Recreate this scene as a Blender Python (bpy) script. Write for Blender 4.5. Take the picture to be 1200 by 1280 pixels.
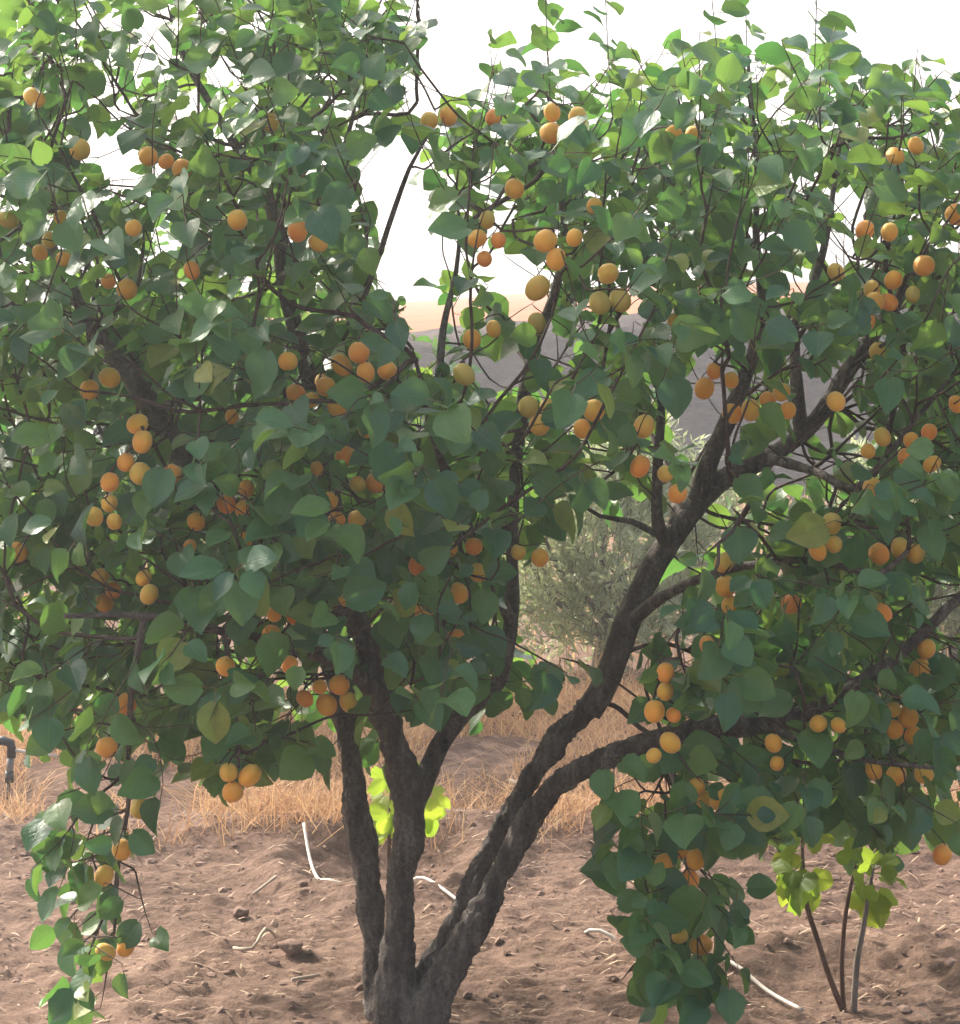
import bpy, math, random
import numpy as np
from mathutils import Matrix, Vector

for o in list(bpy.data.objects):
    bpy.data.objects.remove(o)
SC = bpy.context.scene
COL = SC.collection
R = math.radians
rng = np.random.default_rng(11)
random.seed(11)

# ------------------------------------------------------------------ camera
F = 2625.0                                   # focal length in photo pixels
PITCH = math.atan((640 - 480) / F)
CAM = np.array([0.0, -4.2, 1.3])
cam = bpy.data.cameras.new("camera")
cam.sensor_fit = 'VERTICAL'
cam.sensor_height = 24.0
cam.lens = 24.0 * F / 1280.0
cam.clip_start = 0.05
cam.clip_end = 2000
cob = bpy.data.objects.new("camera", cam)
cob.location = CAM
cob.rotation_euler = (R(90) - PITCH, 0, 0)
COL.objects.link(cob)
SC.camera = cob

# ------------------------------------------------------------------ sky, sun, exposure
SUN_EL, SUN_AZ = R(38), R(-46)               # azimuth from +Y, negative = left
SUND = np.array([math.sin(SUN_AZ) * math.cos(SUN_EL), math.cos(SUN_AZ) * math.cos(SUN_EL), math.sin(SUN_EL)])
W = bpy.data.worlds.new("World")
SC.world = W
W.use_nodes = True
nt = W.node_tree
bg = nt.nodes["Background"]
sky = nt.nodes.new("ShaderNodeTexSky")
sky.sky_type = 'NISHITA'
sky.sun_disc = False
sky.sun_elevation = SUN_EL
sky.sun_rotation = SUN_AZ
sky.air_density = 1.0
sky.dust_density = 9.0
sky.ozone_density = 1.0
hs = nt.nodes.new("ShaderNodeHueSaturation")
hs.inputs['Saturation'].default_value = 0.85
nt.links.new(sky.outputs[0], hs.inputs['Color'])
nt.links.new(hs.outputs[0], bg.inputs['Color'])
bg.inputs['Strength'].default_value = 0.15
sl = bpy.data.lights.new("sun", 'SUN')
sl.energy = 2.6
sl.angle = R(0.6)
sl.color = (1.0, 0.93, 0.82)
so = bpy.data.objects.new("sun", sl)
so.rotation_euler = Vector(-SUND).to_track_quat('-Z', 'Y').to_euler()
so.location = (-6, 6, 8)
COL.objects.link(so)
vs = SC.view_settings
vs.view_transform = 'Standard'
vs.look = 'None'
vs.gamma = 1.0
vs.exposure = 1.48
SC.render.resolution_x = 960
SC.render.resolution_y = 1024

# ------------------------------------------------------------------ helpers
cP, sP = math.cos(PITCH), math.sin(PITCH)
FWD, UPV = np.array([0, cP, -sP]), np.array([0, sP, cP])

def at(px, py, Y):
    """world point seen at photo pixel (px,py) on the plane of depth Y"""
    rx, ry = (px - 600.0) / F, (640.0 - py) / F
    d = FWD + rx * np.array([1.0, 0, 0]) + ry * UPV
    return CAM + d * ((Y - CAM[1]) / d[1])

def proj(p):
    q = np.asarray(p) - CAM
    zf = q @ FWD
    return 600 + F * q[..., 0] / zf, 640 - F * (q @ UPV) / zf, zf

def ground_dist(py):
    return 1.3 * F / (py - 480.0)

def _h(ix, iy, iz, s):
    n = (ix * 374761393 + iy * 668265263 + iz * 2147483647 + s * 1274126177) & 0xffffffff
    n = ((n ^ (n >> 13)) * 1274126177) & 0xffffffff
    n = (n ^ (n >> 16)) & 0xffffffff
    return n.astype(np.float64) / 4294967295.0

def noise3(p, s=0):
    p = np.asarray(p, float)
    i = np.floor(p).astype(np.int64)
    f = p - i
    f = f * f * (3 - 2 * f)
    r = 0
    for dx in (0, 1):
        wx = f[..., 0] if dx else 1 - f[..., 0]
        for dy in (0, 1):
            wy = f[..., 1] if dy else 1 - f[..., 1]
            for dz in (0, 1):
                wz = f[..., 2] if dz else 1 - f[..., 2]
                r = r + wx * wy * wz * _h(i[..., 0] + dx, i[..., 1] + dy, i[..., 2] + dz, s)
    return r

def noise2(x, y, s=0):
    return noise3(np.stack([x, y, np.zeros_like(x) + 0.37], -1), s)

def mesh(name, v, f, mat=None, smooth=True, uv=None):
    m = bpy.data.meshes.new(name)
    v = np.asarray(v, float)
    m.from_pydata(v.tolist(), [], f if isinstance(f, list) else f.tolist())
    if mat:
        m.materials.append(mat)
    if smooth:
        m.polygons.foreach_set('use_smooth', np.ones(len(m.polygons), bool))
    if uv is not None:                       # per-vertex uv
        l = m.uv_layers.new(name="UVMap")
        vi = np.zeros(len(m.loops), np.int32)
        m.loops.foreach_get('vertex_index', vi)
        l.data.foreach_set('uv', np.asarray(uv, np.float32)[vi].ravel())
    m.update()
    return m

def obj(name, m, parent=None, loc=(0, 0, 0)):
    o = bpy.data.objects.new(name, m)
    COL.objects.link(o)
    o.location = loc
    if parent:
        o.parent = parent
    return o

def tag(o, label=None, cat=None, group=None, kind=None):
    if label: o["label"] = label
    if cat: o["category"] = cat
    if group: o["group"] = group
    if kind: o["kind"] = kind
    return o

def thing(name, loc, label, cat, group=None):
    o = obj(name, None, None, loc)
    o.empty_display_size = 0.1
    return tag(o, label, cat, group)

class MB:
    def __init__(s): s.v, s.f, s.uv, s.n = [], [], [], 0
    def add(s, v, f, uv=None):
        v = np.asarray(v, float)
        s.v.append(v)
        s.f += [tuple(int(i) + s.n for i in q) for q in f]
        if uv is not None: s.uv.append(uv)
        s.n += len(v)
    def mesh(s, name, mat, smooth=True, off=(0, 0, 0)):
        return mesh(name, np.concatenate(s.v) - np.asarray(off), s.f, mat, smooth,
                    np.concatenate(s.uv) if s.uv else None)

def tube(pts, rad, sides=8, cap=True):
    pts = np.asarray(pts, float)
    rad = np.broadcast_to(np.asarray(rad, float), (len(pts),))
    t = np.gradient(pts, axis=0)
    t /= np.linalg.norm(t, axis=1)[:, None] + 1e-12
    a = np.array([0.0, 1, 0]) if abs(t[0][1]) < 0.9 else np.array([1.0, 0, 0])
    u = np.cross(t[0], a); u /= np.linalg.norm(u)
    ang = np.arange(sides) * 2 * math.pi / sides
    V = []
    for k in range(len(pts)):
        u = u - t[k] * (u @ t[k]); u /= np.linalg.norm(u) + 1e-12
        w = np.cross(t[k], u)
        V.append(pts[k] + rad[k] * (np.cos(ang)[:, None] * u + np.sin(ang)[:, None] * w))
    V = np.concatenate(V)
    fs = []
    for k in range(len(pts) - 1):
        for j in range(sides):
            j2 = (j + 1) % sides
            fs.append((k * sides + j, k * sides + j2, (k + 1) * sides + j2, (k + 1) * sides + j))
    if cap:
        fs.append(tuple(range(sides))[::-1])
        fs.append(tuple((len(pts) - 1) * sides + j for j in range(sides)))
    return V, fs

def spline(p, step):
    """Catmull-Rom through rows (x,y,z,r), resampled about every step"""
    p = np.asarray(p, float)
    q = np.vstack([2 * p[0] - p[1], p, 2 * p[-1] - p[-2]])
    out = []
    for i in range(1, len(q) - 2):
        n = max(2, int(np.linalg.norm(q[i + 1][:3] - q[i][:3]) / step))
        t = (np.arange(n) / n)[:, None]
        out.append(0.5 * ((2 * q[i]) + (-q[i - 1] + q[i + 1]) * t + (2 * q[i - 1] - 5 * q[i] + 4 * q[i + 1] - q[i + 2]) * t ** 2
                          + (-q[i - 1] + 3 * q[i] - 3 * q[i + 1] + q[i + 2]) * t ** 3))
    out.append(p[-1:])
    return np.vstack(out)

def nrm(v): return v / (np.linalg.norm(v, axis=-1, keepdims=True) + 1e-12)

# ------------------------------------------------------------------ materials
class NT:
    def __init__(s, name):
        s.m = bpy.data.materials.new(name); s.m.use_nodes = True
        s.t = s.m.node_tree
        s.t.nodes.clear()
        s.out = s.t.nodes.new("ShaderNodeOutputMaterial")
    def n(s, typ, **k):
        nd = s.t.nodes.new("ShaderNode" + typ)
        for a, b in k.items(): setattr(nd, a, b)
        return nd
    def l(s, a, b): s.t.links.new(a, b)
    def val(s, sock, v):
        if hasattr(v, 'is_output'): s.l(v, sock)
        else: sock.default_value = v
    def math(s, op, a, b=0.0, clamp=False):
        nd = s.n("Math", operation=op); nd.use_clamp = clamp
        s.val(nd.inputs[0], a); s.val(nd.inputs[1], b)
        return nd.outputs[0]
    def mix(s, fac, a, b, blend='MIX'):
        nd = s.n("Mix", data_type='RGBA', blend_type=blend)
        s.val(nd.inputs[0], fac)
        for k, v in ((6, a), (7, b)):
            s.val(nd.inputs[k], v if hasattr(v, 'is_output') else (*v, 1))
        return nd.outputs[2]
    def ramp(s, fac, stops):
        nd = s.n("ValToRGB")
        e = nd.color_ramp.elements
        while len(e) < len(stops): e.new(0.5)
        for q, (p, c) in zip(e, stops):
            q.position = p; q.color = (*c, 1)
        s.val(nd.inputs[0], fac)
        return nd.outputs[0]
    def noise(s, vec, scale, detail=4, rough=0.55):
        nd = s.n("TexNoise")
        nd.inputs['Scale'].default_value = scale
        nd.inputs['Detail'].default_value = detail
        nd.inputs['Roughness'].default_value = rough
        if vec is not None: s.l(vec, nd.inputs['Vector'])
        return nd.outputs['Fac']
    def scaled(s, vec, sc):
        nd = s.n("Mapping"); nd.inputs['Scale'].default_value = sc
        s.l(vec, nd.inputs['Vector'])
        return nd.outputs[0]
    def bump(s, h, strength, dist):
        nd = s.n("Bump")
        nd.inputs['Strength'].default_value = strength
        nd.inputs['Distance'].default_value = dist
        s.l(h, nd.inputs['Height'])
        return nd.outputs[0]
    def bsdf(s, color, rough=0.6, spec=0.3, normal=None):
        nd = s.n("BsdfPrincipled")
        s.val(nd.inputs['Base Color'], color if hasattr(color, 'is_output') else (*color, 1))
        s.val(nd.inputs['Roughness'], rough)
        s.val(nd.inputs['Specular IOR Level'], spec)
        if normal is not None: s.l(normal, nd.inputs['Normal'])
        return nd
    def done(s, sh):
        s.l(sh, s.out.inputs['Surface'])
        return s.m

def leaf_material(name, stops, trans, tmix, back, rough, spec=0.5, petiole=(0.2, 0.12, 0.05), veins=True):
    g = NT(name)
    geo, oi, uv = g.n("NewGeometry"), g.n("ObjectInfo"), g.n("UVMap")
    rnd = g.math('FRACT', g.math('ADD', geo.outputs['Random Per Island'], oi.outputs['Random']))
    base = g.ramp(rnd, stops)
    tr = g.mix(g.math('FRACT', g.math('MULTIPLY', rnd, 7.13)), trans[0], trans[1])
    sx = g.n("SeparateXYZ"); g.l(uv.outputs[0], sx.inputs[0])
    u, v = sx.outputs[0], sx.outputs[1]
    au = g.math('ABSOLUTE', g.math('SUBTRACT', u, 0.5))
    nrmv = None
    tcg = g.n("TexCoord").outputs['Object']
    if veins:
        mot = g.noise(uv.outputs[0], 4.5, 4, 0.6)
        off = g.n("VectorMath", operation='ADD'); g.l(uv.outputs[0], off.inputs[0]); g.l(g.n("CombineXYZ").outputs[0], off.inputs[1])
        cx = off.inputs[1].links[0].from_node; g.l(g.math('MULTIPLY', rnd, 37.0), cx.inputs[0])
        mot = g.noise(off.outputs[0], 3.2, 4, 0.6)
        base = g.mix(g.math('MULTIPLY', g.math('SUBTRACT', mot, 0.38, True), 1.7, True), base, g.mix(1.0, base, (1.75, 1.5, 1.5), 'MULTIPLY'))
        mid = g.math('SUBTRACT', 1.0, g.math('MULTIPLY', au, 38.0), True)
        sv = g.math('SINE', g.math('MULTIPLY', g.math('SUBTRACT', v, g.math('MULTIPLY', au, 0.75)), 42.0))
        sv = g.math('MULTIPLY', g.math('SUBTRACT', sv, 0.86, True), 5.0, True)
        vein = g.math('MAXIMUM', mid, g.math('MULTIPLY', sv, 0.5))
        base = g.mix(g.math('MULTIPLY', vein, 0.6), base, (0.17, 0.24, 0.09))
        nrmv = g.bump(g.math('ADD', g.math('MULTIPLY', vein, -1.0), g.math('MULTIPLY', mot, 2.5)), 0.3, 0.003)
    base = g.mix(g.math('MULTIPLY', geo.outputs['Backfacing'], 0.55), base, back)
    ispet = g.math('LESS_THAN', v, -0.05)
    base = g.mix(ispet, base, petiole)
    p = g.bsdf(base, rough, spec, nrmv)
    t = g.n("BsdfTranslucent"); g.l(tr, t.inputs['Color'])
    mx = g.n("MixShader"); mx.inputs[0].default_value = tmix
    g.l(p.outputs[0], mx.inputs[1]); g.l(t.outputs[0], mx.inputs[2])
    return g.done(mx.outputs[0])

M = {}
M['leaf'] = leaf_material("apricot_leaf",
    [(0.0, (0.020, 0.078, 0.050)), (0.25, (0.032, 0.118, 0.066)), (0.55, (0.046, 0.148, 0.066)), (0.8, (0.074, 0.185, 0.060)), (0.94, (0.11, 0.22, 0.055)), (1.0, (0.26, 0.27, 0.05))],
    ((0.10, 0.30, 0.055), (0.28, 0.46, 0.06)), 0.36, (0.10, 0.15, 0.085), 0.36, 0.5)
M['fig_leaf'] = leaf_material("fig_leaf",
    [(0.0, (0.07, 0.14, 0.025)), (0.6, (0.10, 0.18, 0.03)), (1.0, (0.16, 0.24, 0.04))],
    ((0.34, 0.55, 0.045), (0.62, 0.74, 0.07)), 0.5, (0.13, 0.19, 0.07), 0.5, 0.3, (0.2, 0.26, 0.08))
M['olive_leaf'] = leaf_material("olive_leaf",
    [(0.0, (0.24, 0.32, 0.19)), (0.5, (0.38, 0.46, 0.30)), (1.0, (0.55, 0.61, 0.45))],
    ((0.4, 0.46, 0.22), (0.52, 0.58, 0.3)), 0.45, (0.42, 0.44, 0.33), 0.5, 0.3, veins=False)

def bark_material(name, dark, mid, light, scale, bump=0.9):
    g = NT(name)
    tc = g.n("TexCoord").outputs['Object']
    st = g.scaled(tc, (1, 1, 0.28))
    a = g.noise(st, scale, 6, 0.65)
    b = g.noise(tc, scale * 4.5, 4, 0.6)
    c = g.noise(tc, 3.5, 3)
    h = g.math('ADD', g.math('MULTIPLY', a, 0.7), g.math('MULTIPLY', b, 0.3))
    col = g.ramp(h, [(0.32, dark), (0.5, mid), (0.68, light)])
    col = g.mix(g.math('MULTIPLY', g.math('SUBTRACT', c, 0.5, True), 2.2, True), col, (0.17, 0.155, 0.135))
    p = g.bsdf(col, 0.85, 0.25, g.bump(h, bump, 0.022))
    return g.done(p.outputs[0])
M['bark'] = bark_material("apricot_bark", (0.024, 0.020, 0.018), (0.115, 0.098, 0.088), (0.30, 0.265, 0.235), 30, 1.0)
M['twig'] = bark_material("twig_bark", (0.03, 0.02, 0.016), (0.065, 0.042, 0.034), (0.11, 0.075, 0.06), 40, 0.4)
M['pale_bark'] = bark_material("sapling_bark", (0.11, 0.09, 0.075), (0.2, 0.17, 0.145), (0.3, 0.27, 0.23), 60, 0.4)
M['red_bark'] = bark_material("young_stem", (0.06, 0.035, 0.025), (0.12, 0.07, 0.05), (0.18, 0.11, 0.08), 60, 0.4)

def fruit_material():
    g = NT("apricot_skin")
    oi = g.n("ObjectInfo"); tc = g.n("TexCoord").outputs['Object']
    base = g.ramp(oi.outputs['Random'], [(0.0, (0.66, 0.46, 0.08)), (0.3, (0.84, 0.48, 0.065)), (0.65, (0.88, 0.43, 0.05)), (1.0, (0.86, 0.32, 0.045))])
    nz = g.noise(tc, 28, 3)
    base = g.mix(g.math('MULTIPLY', g.math('SUBTRACT', nz, 0.45, True), 1.6, True), base, (0.80, 0.28, 0.05))
    sx = g.n("SeparateXYZ"); g.l(tc, sx.inputs[0])
    side = g.math('MULTIPLY', g.math('ADD', g.math('MULTIPLY', sx.outputs[1], 55.0), g.math('SUBTRACT', g.math('MULTIPLY', oi.outputs['Random'], 1.1), 0.55)), 0.5, True)
    base = g.mix(g.math('MULTIPLY', side, g.math('ADD', nz, 0.2)), base, (0.74, 0.17, 0.035))
    green = g.math('MULTIPLY', g.math('ADD', g.math('MULTIPLY', sx.outputs[2], 45.0), 0.1, True), 0.35)
    base = g.mix(green, base, (0.50, 0.40, 0.08))
    sp = g.math('GREATER_THAN', g.noise(tc, 420, 1), 0.72)
    base = g.mix(g.math('MULTIPLY', sp, 0.35), base, (0.42, 0.16, 0.04))
    p = g.bsdf(base, 0.55, 0.35, g.bump(g.noise(tc, 160, 2), 0.12, 0.002))
    p.inputs['Sheen Weight'].default_value = 0.25
    p.inputs['Sheen Roughness'].default_value = 0.5
    p.inputs['Subsurface Weight'].default_value = 0.15
    p.inputs['Subsurface Radius'].default_value = (0.008, 0.004, 0.001)
    p.inputs['Subsurface Scale'].default_value = 1.0
    return g.done(p.outputs[0])
M['fruit'] = fruit_material()

def ripe(name, c1, c2):
    g = NT(name)
    oi = g.n("ObjectInfo"); tc = g.n("TexCoord").outputs['Object']
    b = g.mix(oi.outputs['Random'], c1, c2)
    b = g.mix(g.math('MULTIPLY', g.math('SUBTRACT', g.noise(tc, 30, 3), 0.42, True), 1.5, True), b, (0.6, 0.3, 0.06))
    return g.done(g.bsdf(b, 0.55, 0.35).outputs[0])
M['green_fruit'] = ripe("unripe_apricot_skin", (0.42, 0.38, 0.09), (0.58, 0.40, 0.08))

def ground_material():
    g = NT("bare_soil")
    tc = g.n("TexCoord").outputs['Object']
    a = g.noise(tc, 1.3, 5, 0.6); b = g.noise(tc, 11, 6, 0.65); c = g.noise(tc, 70, 5, 0.7)
    h = g.math('ADD', g.math('MULTIPLY', a, 0.3), g.math('ADD', g.math('MULTIPLY', b, 0.4), g.math('MULTIPLY', c, 0.3)))
    col = g.ramp(h, [(0.32, (0.06, 0.038, 0.028)), (0.45, (0.135, 0.088, 0.066)), (0.55, (0.205, 0.135, 0.102)), (0.70, (0.32, 0.22, 0.168))])
    st = g.noise(g.scaled(tc, (26, 90, 40)), 1.0, 3, 0.6)
    col = g.mix(g.math('MULTIPLY', g.math('SUBTRACT', st, 0.62, True), 4.0, True), col, (0.46, 0.34, 0.23))
    p = g.bsdf(col, 0.95, 0.1, g.bump(g.math('ADD', b, c), 0.7, 0.016))
    return g.done(p.outputs[0])
M['soil'] = ground_material()

def clod_material():
    g = NT("soil_clod")
    tc = g.n("TexCoord").outputs['Object']
    geo = g.n("NewGeometry")
    h = g.noise(tc, 60, 5, 0.65)
    col = g.ramp(g.math('ADD', g.math('MULTIPLY', h, 0.6), g.math('MULTIPLY', geo.outputs['Random Per Island'], 0.4)),
                 [(0.2, (0.15, 0.10, 0.08)), (0.5, (0.25, 0.17, 0.135)), (0.8, (0.36, 0.25, 0.20))])
    return g.done(g.bsdf(col, 0.95, 0.1, g.bump(h, 0.6, 0.006)).outputs[0])
M['clod'] = clod_material()

def straw_material(name, stops, tmix=0.25):
    g = NT(name)
    geo = g.n("NewGeometry"); tc = g.n("TexCoord").outputs['Object']
    f = g.math('ADD', g.math('MULTIPLY', geo.outputs['Random Per Island'], 0.6), g.math('MULTIPLY', g.noise(tc, 1.1, 2), 0.45))
    col = g.ramp(f, stops)
    p = g.bsdf(col, 0.7, 0.25)
    t = g.n("BsdfTranslucent"); g.l(col, t.inputs['Color'])
    mx = g.n("MixShader"); mx.inputs[0].default_value = tmix
    g.l(p.outputs[0], mx.inputs[1]); g.l(t.outputs[0], mx.inputs[2])
    return g.done(mx.outputs[0])
M['straw'] = straw_material("dry_straw", [(0.15, (0.34, 0.19, 0.115)), (0.5, (0.52, 0.325, 0.18)), (0.85, (0.67, 0.47, 0.26))], 0.35)
M['litter'] = straw_material("straw_litter", [(0.15, (0.14, 0.09, 0.065)), (0.5, (0.29, 0.195, 0.135)), (0.9, (0.52, 0.4, 0.28))], 0.1)

def plain(name, col, rough, spec=0.4, scale=40, var=0.25):
    g = NT(name)
    tc = g.n("TexCoord").outputs['Object']
    nz = g.noise(tc, scale, 4)
    c = g.mix(g.math('MULTIPLY', nz, var * 2), col, tuple(x * 0.45 for x in col))
    return g.done(g.bsdf(c, rough, spec, g.bump(nz, 0.2, 0.003)).outputs[0])
M['white_hose'] = plain("weathered_white_hose", (0.62, 0.57, 0.51), 0.6)
M['black_plastic'] = plain("black_plastic", (0.03, 0.034, 0.04), 0.42, 0.5)
M['grey_plastic'] = plain("grey_plastic", (0.2, 0.21, 0.23), 0.45, 0.5)
M['dry_wood'] = plain("dry_wood", (0.5, 0.41, 0.32), 0.8, 0.2)

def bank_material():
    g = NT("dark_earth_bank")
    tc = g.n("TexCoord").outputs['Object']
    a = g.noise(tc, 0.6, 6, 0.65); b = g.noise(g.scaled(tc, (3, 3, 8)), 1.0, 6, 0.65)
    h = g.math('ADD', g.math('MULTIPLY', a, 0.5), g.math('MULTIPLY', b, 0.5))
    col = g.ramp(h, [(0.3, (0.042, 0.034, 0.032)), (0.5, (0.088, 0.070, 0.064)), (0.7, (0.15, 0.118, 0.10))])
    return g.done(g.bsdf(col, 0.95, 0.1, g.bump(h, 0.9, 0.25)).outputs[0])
M['bank'] = bank_material()

def field_material(name, c0, c1):
    g = NT(name)
    tc = g.n("TexCoord").outputs['Object']
    h = g.noise(tc, 0.5, 6, 0.65)
    col = g.ramp(h, [(0.3, c0), (0.7, c1)])
    return g.done(g.bsdf(col, 0.95, 0.1, g.bump(h, 0.5, 0.2)).outputs[0])
M['field'] = field_material("stubble_field", (0.25, 0.085, 0.03), (0.38, 0.145, 0.055))
M['far_hill'] = field_material("far_hill", (0.20, 0.16, 0.13), (0.30, 0.25, 0.2))

# ------------------------------------------------------------------ ground
FIG1 = at(1060, 1255, ground_dist(1255) - 4.2)
FIG2 = at(487, 1095, ground_dist(1095) - 4.2)

def ground_h(x, y):
    near = np.clip(1.0 - (np.hypot(x, y - 1) - 6) / 10, 0, 1)
    h = 0.05 * (noise2(x * 0.9, y * 0.9, 1) - 0.5)
    a = noise2(x * 6, y * 8, 2); b = noise2(x * 15, y * 19, 3); c = noise2(x * 38, y * 48, 4)
    h = h + near * (0.026 * (a - 0.5) + 0.022 * (np.abs(b - 0.5) * 2 - 0.5) + 0.017 * (c - 0.5) * (0.4 + 1.2 * a))
    h = h + 0.06 * np.exp(-((y - 1.75) / 0.25) ** 2) - 0.10 * np.exp(-((y - 2.5) / 0.22) ** 2)
    for fx, fy, r in ((FIG1[0], FIG1[1], 0.28), (FIG2[0], FIG2[1], 0.22)):
        d = np.hypot(x - fx, (y - fy)) / r
        h = h - 0.045 * np.exp(-d ** 2) + 0.04 * np.exp(-((d - 1.35) / 0.35) ** 2)
    d0 = np.hypot(x + 0.16, y)
    h = h * np.clip(d0 / 0.2, 0.25, 1)
    return h

def axis(lo, hi, step, far, g):
    a = list(np.arange(lo, hi, step))
    s = step; x = a[-1]
    while x < far: s *= g; x += s; a.append(x)
    s = step; x = a[0]; pre = []
    while x > -far: s *= g; x -= s; pre.append(x)
    return np.array(pre[::-1] + a)
gx = axis(-1.5, 1.5, 0.016, 225, 1.09)
gy = axis(-0.35, 1.9, 0.0125, 225, 1.085)
X, Y = np.meshgrid(gx, gy)
Z = ground_h(X, Y)
nx, ny = len(gx), len(gy)
ii = (np.arange(ny - 1)[:, None] * nx + np.arange(nx - 1)[None]).ravel()
gf = np.stack([ii, ii + 1, ii + nx + 1, ii + nx], 1)
tag(obj("ground", mesh("ground", np.stack([X, Y, Z], -1).reshape(-1, 3), gf, M['soil'])),
    "reddish brown cloddy soil of the orchard floor", "ground", kind="structure")

def gz(x, y):
    return float(ground_h(np.array([x]), np.array([y]))[0])

# ------------------------------------------------------------------ bank and land behind
bx = np.concatenate([np.linspace(-130, -12, 120), np.linspace(-11.9, 11.9, 240), np.linspace(12, 130, 120)])
RISE = 1.0 + 0.28 * np.tanh(bx / 7.0)
prof = [(-0.6, -0.5), (0.0, 0.0)] + [(q * .065 + .03 * (q % 2), q * .125) for q in range(1, 15)] + [(1.0, 1.86), (1.35, 2.0)]
V, fs = [], []
for s, z in prof:
    wob = 0.35 * (noise2(bx * 0.5, bx * 0 + s * 2, 9) - 0.5) + 0.30 * (noise2(bx * 1.7, bx * 0 + z * 1.2, 10) - 0.5) + 0.16 * (noise2(bx * 4.5, bx * 0 + z * 4, 11) - 0.5)
    zz = z * RISE + (0.10 * (noise2(bx * 0.8, bx * 0 + s, 12) - 0.5) if z > 0 else 0)
    V.append(np.stack([bx, 19.8 + s * 1.0 + wob, zz], -1))
n = len(bx)
for k in range(len(prof) - 1):
    fs += [(k * n + j, k * n + j + 1, (k + 1) * n + j + 1, (k + 1) * n + j) for j in range(n - 1)]
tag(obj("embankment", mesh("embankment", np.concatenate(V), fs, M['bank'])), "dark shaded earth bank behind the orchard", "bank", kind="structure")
V, fs = [], []
fy = [21.0, 24, 28, 34, 42, 52, 64, 80, 100]
for y in fy:
    z = 1.9 * RISE + (y - 21.0) * 0.052 + 0.15 * (noise2(bx * 0.15, bx * 0 + y * 0.15, 14) - 0.5)
    if y == 21.0: z = 1.85 * RISE
    V.append(np.stack([bx, bx * 0 + y, z - (0.6 if y > 64 else 0) * (y - 64) / 20], -1))
for k in range(len(fy) - 1):
    fs += [(k * n + j, k * n + j + 1, (k + 1) * n + j + 1, (k + 1) * n + j) for j in range(n - 1)]
tag(obj("hilltop_field", mesh("hilltop_field", np.concatenate(V), fs, M['field'])), "sunlit orange stubble field on top of the bank", "field", kind="structure")
hx = np.linspace(-220, 260, 161)
V, fs = [], []
for y, k in ((130, 0.0), (150, 0.55), (175, 0.9), (205, 1.0), (240, 0.6)):
    z = k * (1 + 13.5 * np.exp(-((hx - 62) / 55) ** 2) + 2.0 * noise2(hx * 0.05, hx * 0 + y * 0.02, 15))
    V.append(np.stack([hx, hx * 0 + y, z + 0.5], -1))
n = len(hx)
for k in range(4):
    fs += [(k * n + j, k * n + j + 1, (k + 1) * n + j + 1, (k + 1) * n + j) for j in range(n - 1)]
tag(obj("distant_hill", mesh("distant_hill", np.concatenate(V), fs, M['far_hill'])), "low grey brown hill far beyond the field", "hill", kind="structure")

# ------------------------------------------------------------------ leaf meshes
def leaf_shape(fold, curl, wave, width, twist=0.0, pet=0.38, seed=0):
    ts = np.array([0, .07, .24, .45, .64, .81, .93, 1.0])
    ws = np.array([.10, .31, .455, .48, .40, .26, .11, 0.0]) * width
    us = np.array([-1, -.52, 0, .52, 1])
    r = np.random.default_rng(seed)
    V, UV, fs = [], [], []
    for k, (t, w) in enumerate(zip(ts, ws)):
        row = us if k < len(ts) - 1 else np.array([0.0])
        jit = 1 + 0.07 * (r.random() - 0.5)
        for u in row:
            x = u * w * jit
            y = pet + t - (0.07 * abs(u) if k == 0 else 0)
            z = fold * abs(x) - curl * t * t + wave * math.sin(t * 9 + (2 if u > 0 else 0)) * abs(u) ** 2
            ca, sa = math.cos(twist * t), math.sin(twist * t)
            V.append((x * ca - z * sa, y, x * sa + z * ca)); UV.append((0.5 + 0.5 * u, t))
    m = len(us)
    for k in range(len(ts) - 2):
        for j in range(m - 1):
            fs.append((k * m + j, k * m + j + 1, (k + 1) * m + j + 1, (k + 1) * m + j))
    k = len(ts) - 2; tip = len(V) - 1
    for j in range(m - 1):
        fs.append((k * m + j, k * m + j + 1, tip))
    b = len(V)                                # petiole: a thin three-sided stalk
    for y, z in ((0.0, 0.10 * pet), (pet * 1.02, 0.0)):
        for a in range(3):
            V.append((0.016 * math.cos(a * 2.1), y, z - 0.012 + 0.016 * math.sin(a * 2.1))); UV.append((0.5, -0.5))
    for a in range(3):
        fs.append((b + a, b + (a + 1) % 3, b + 3 + (a + 1) % 3, b + 3 + a))
    return np.array(V), fs, np.array(UV)

LEAVES = [leaf_shape(.30, .10, .022, .98, 0, seed=1), leaf_shape(.48, .20, .035, .90, .25, seed=2), leaf_shape(.18, .30, .04, 1.02, -.2, seed=3),
          leaf_shape(.36, -.06, .03, .94, .15, seed=4), leaf_shape(.66, .18, .025, .92, -.3, seed=5), leaf_shape(.22, .42, .045, 1.0, .4, seed=6), leaf_shape(.42, .34, .05, .86, .5, seed=7)]
LEAF_MESH = [mesh("leaf", v, f, M['leaf'], True, uv) for v, f, uv in LEAVES]

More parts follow.
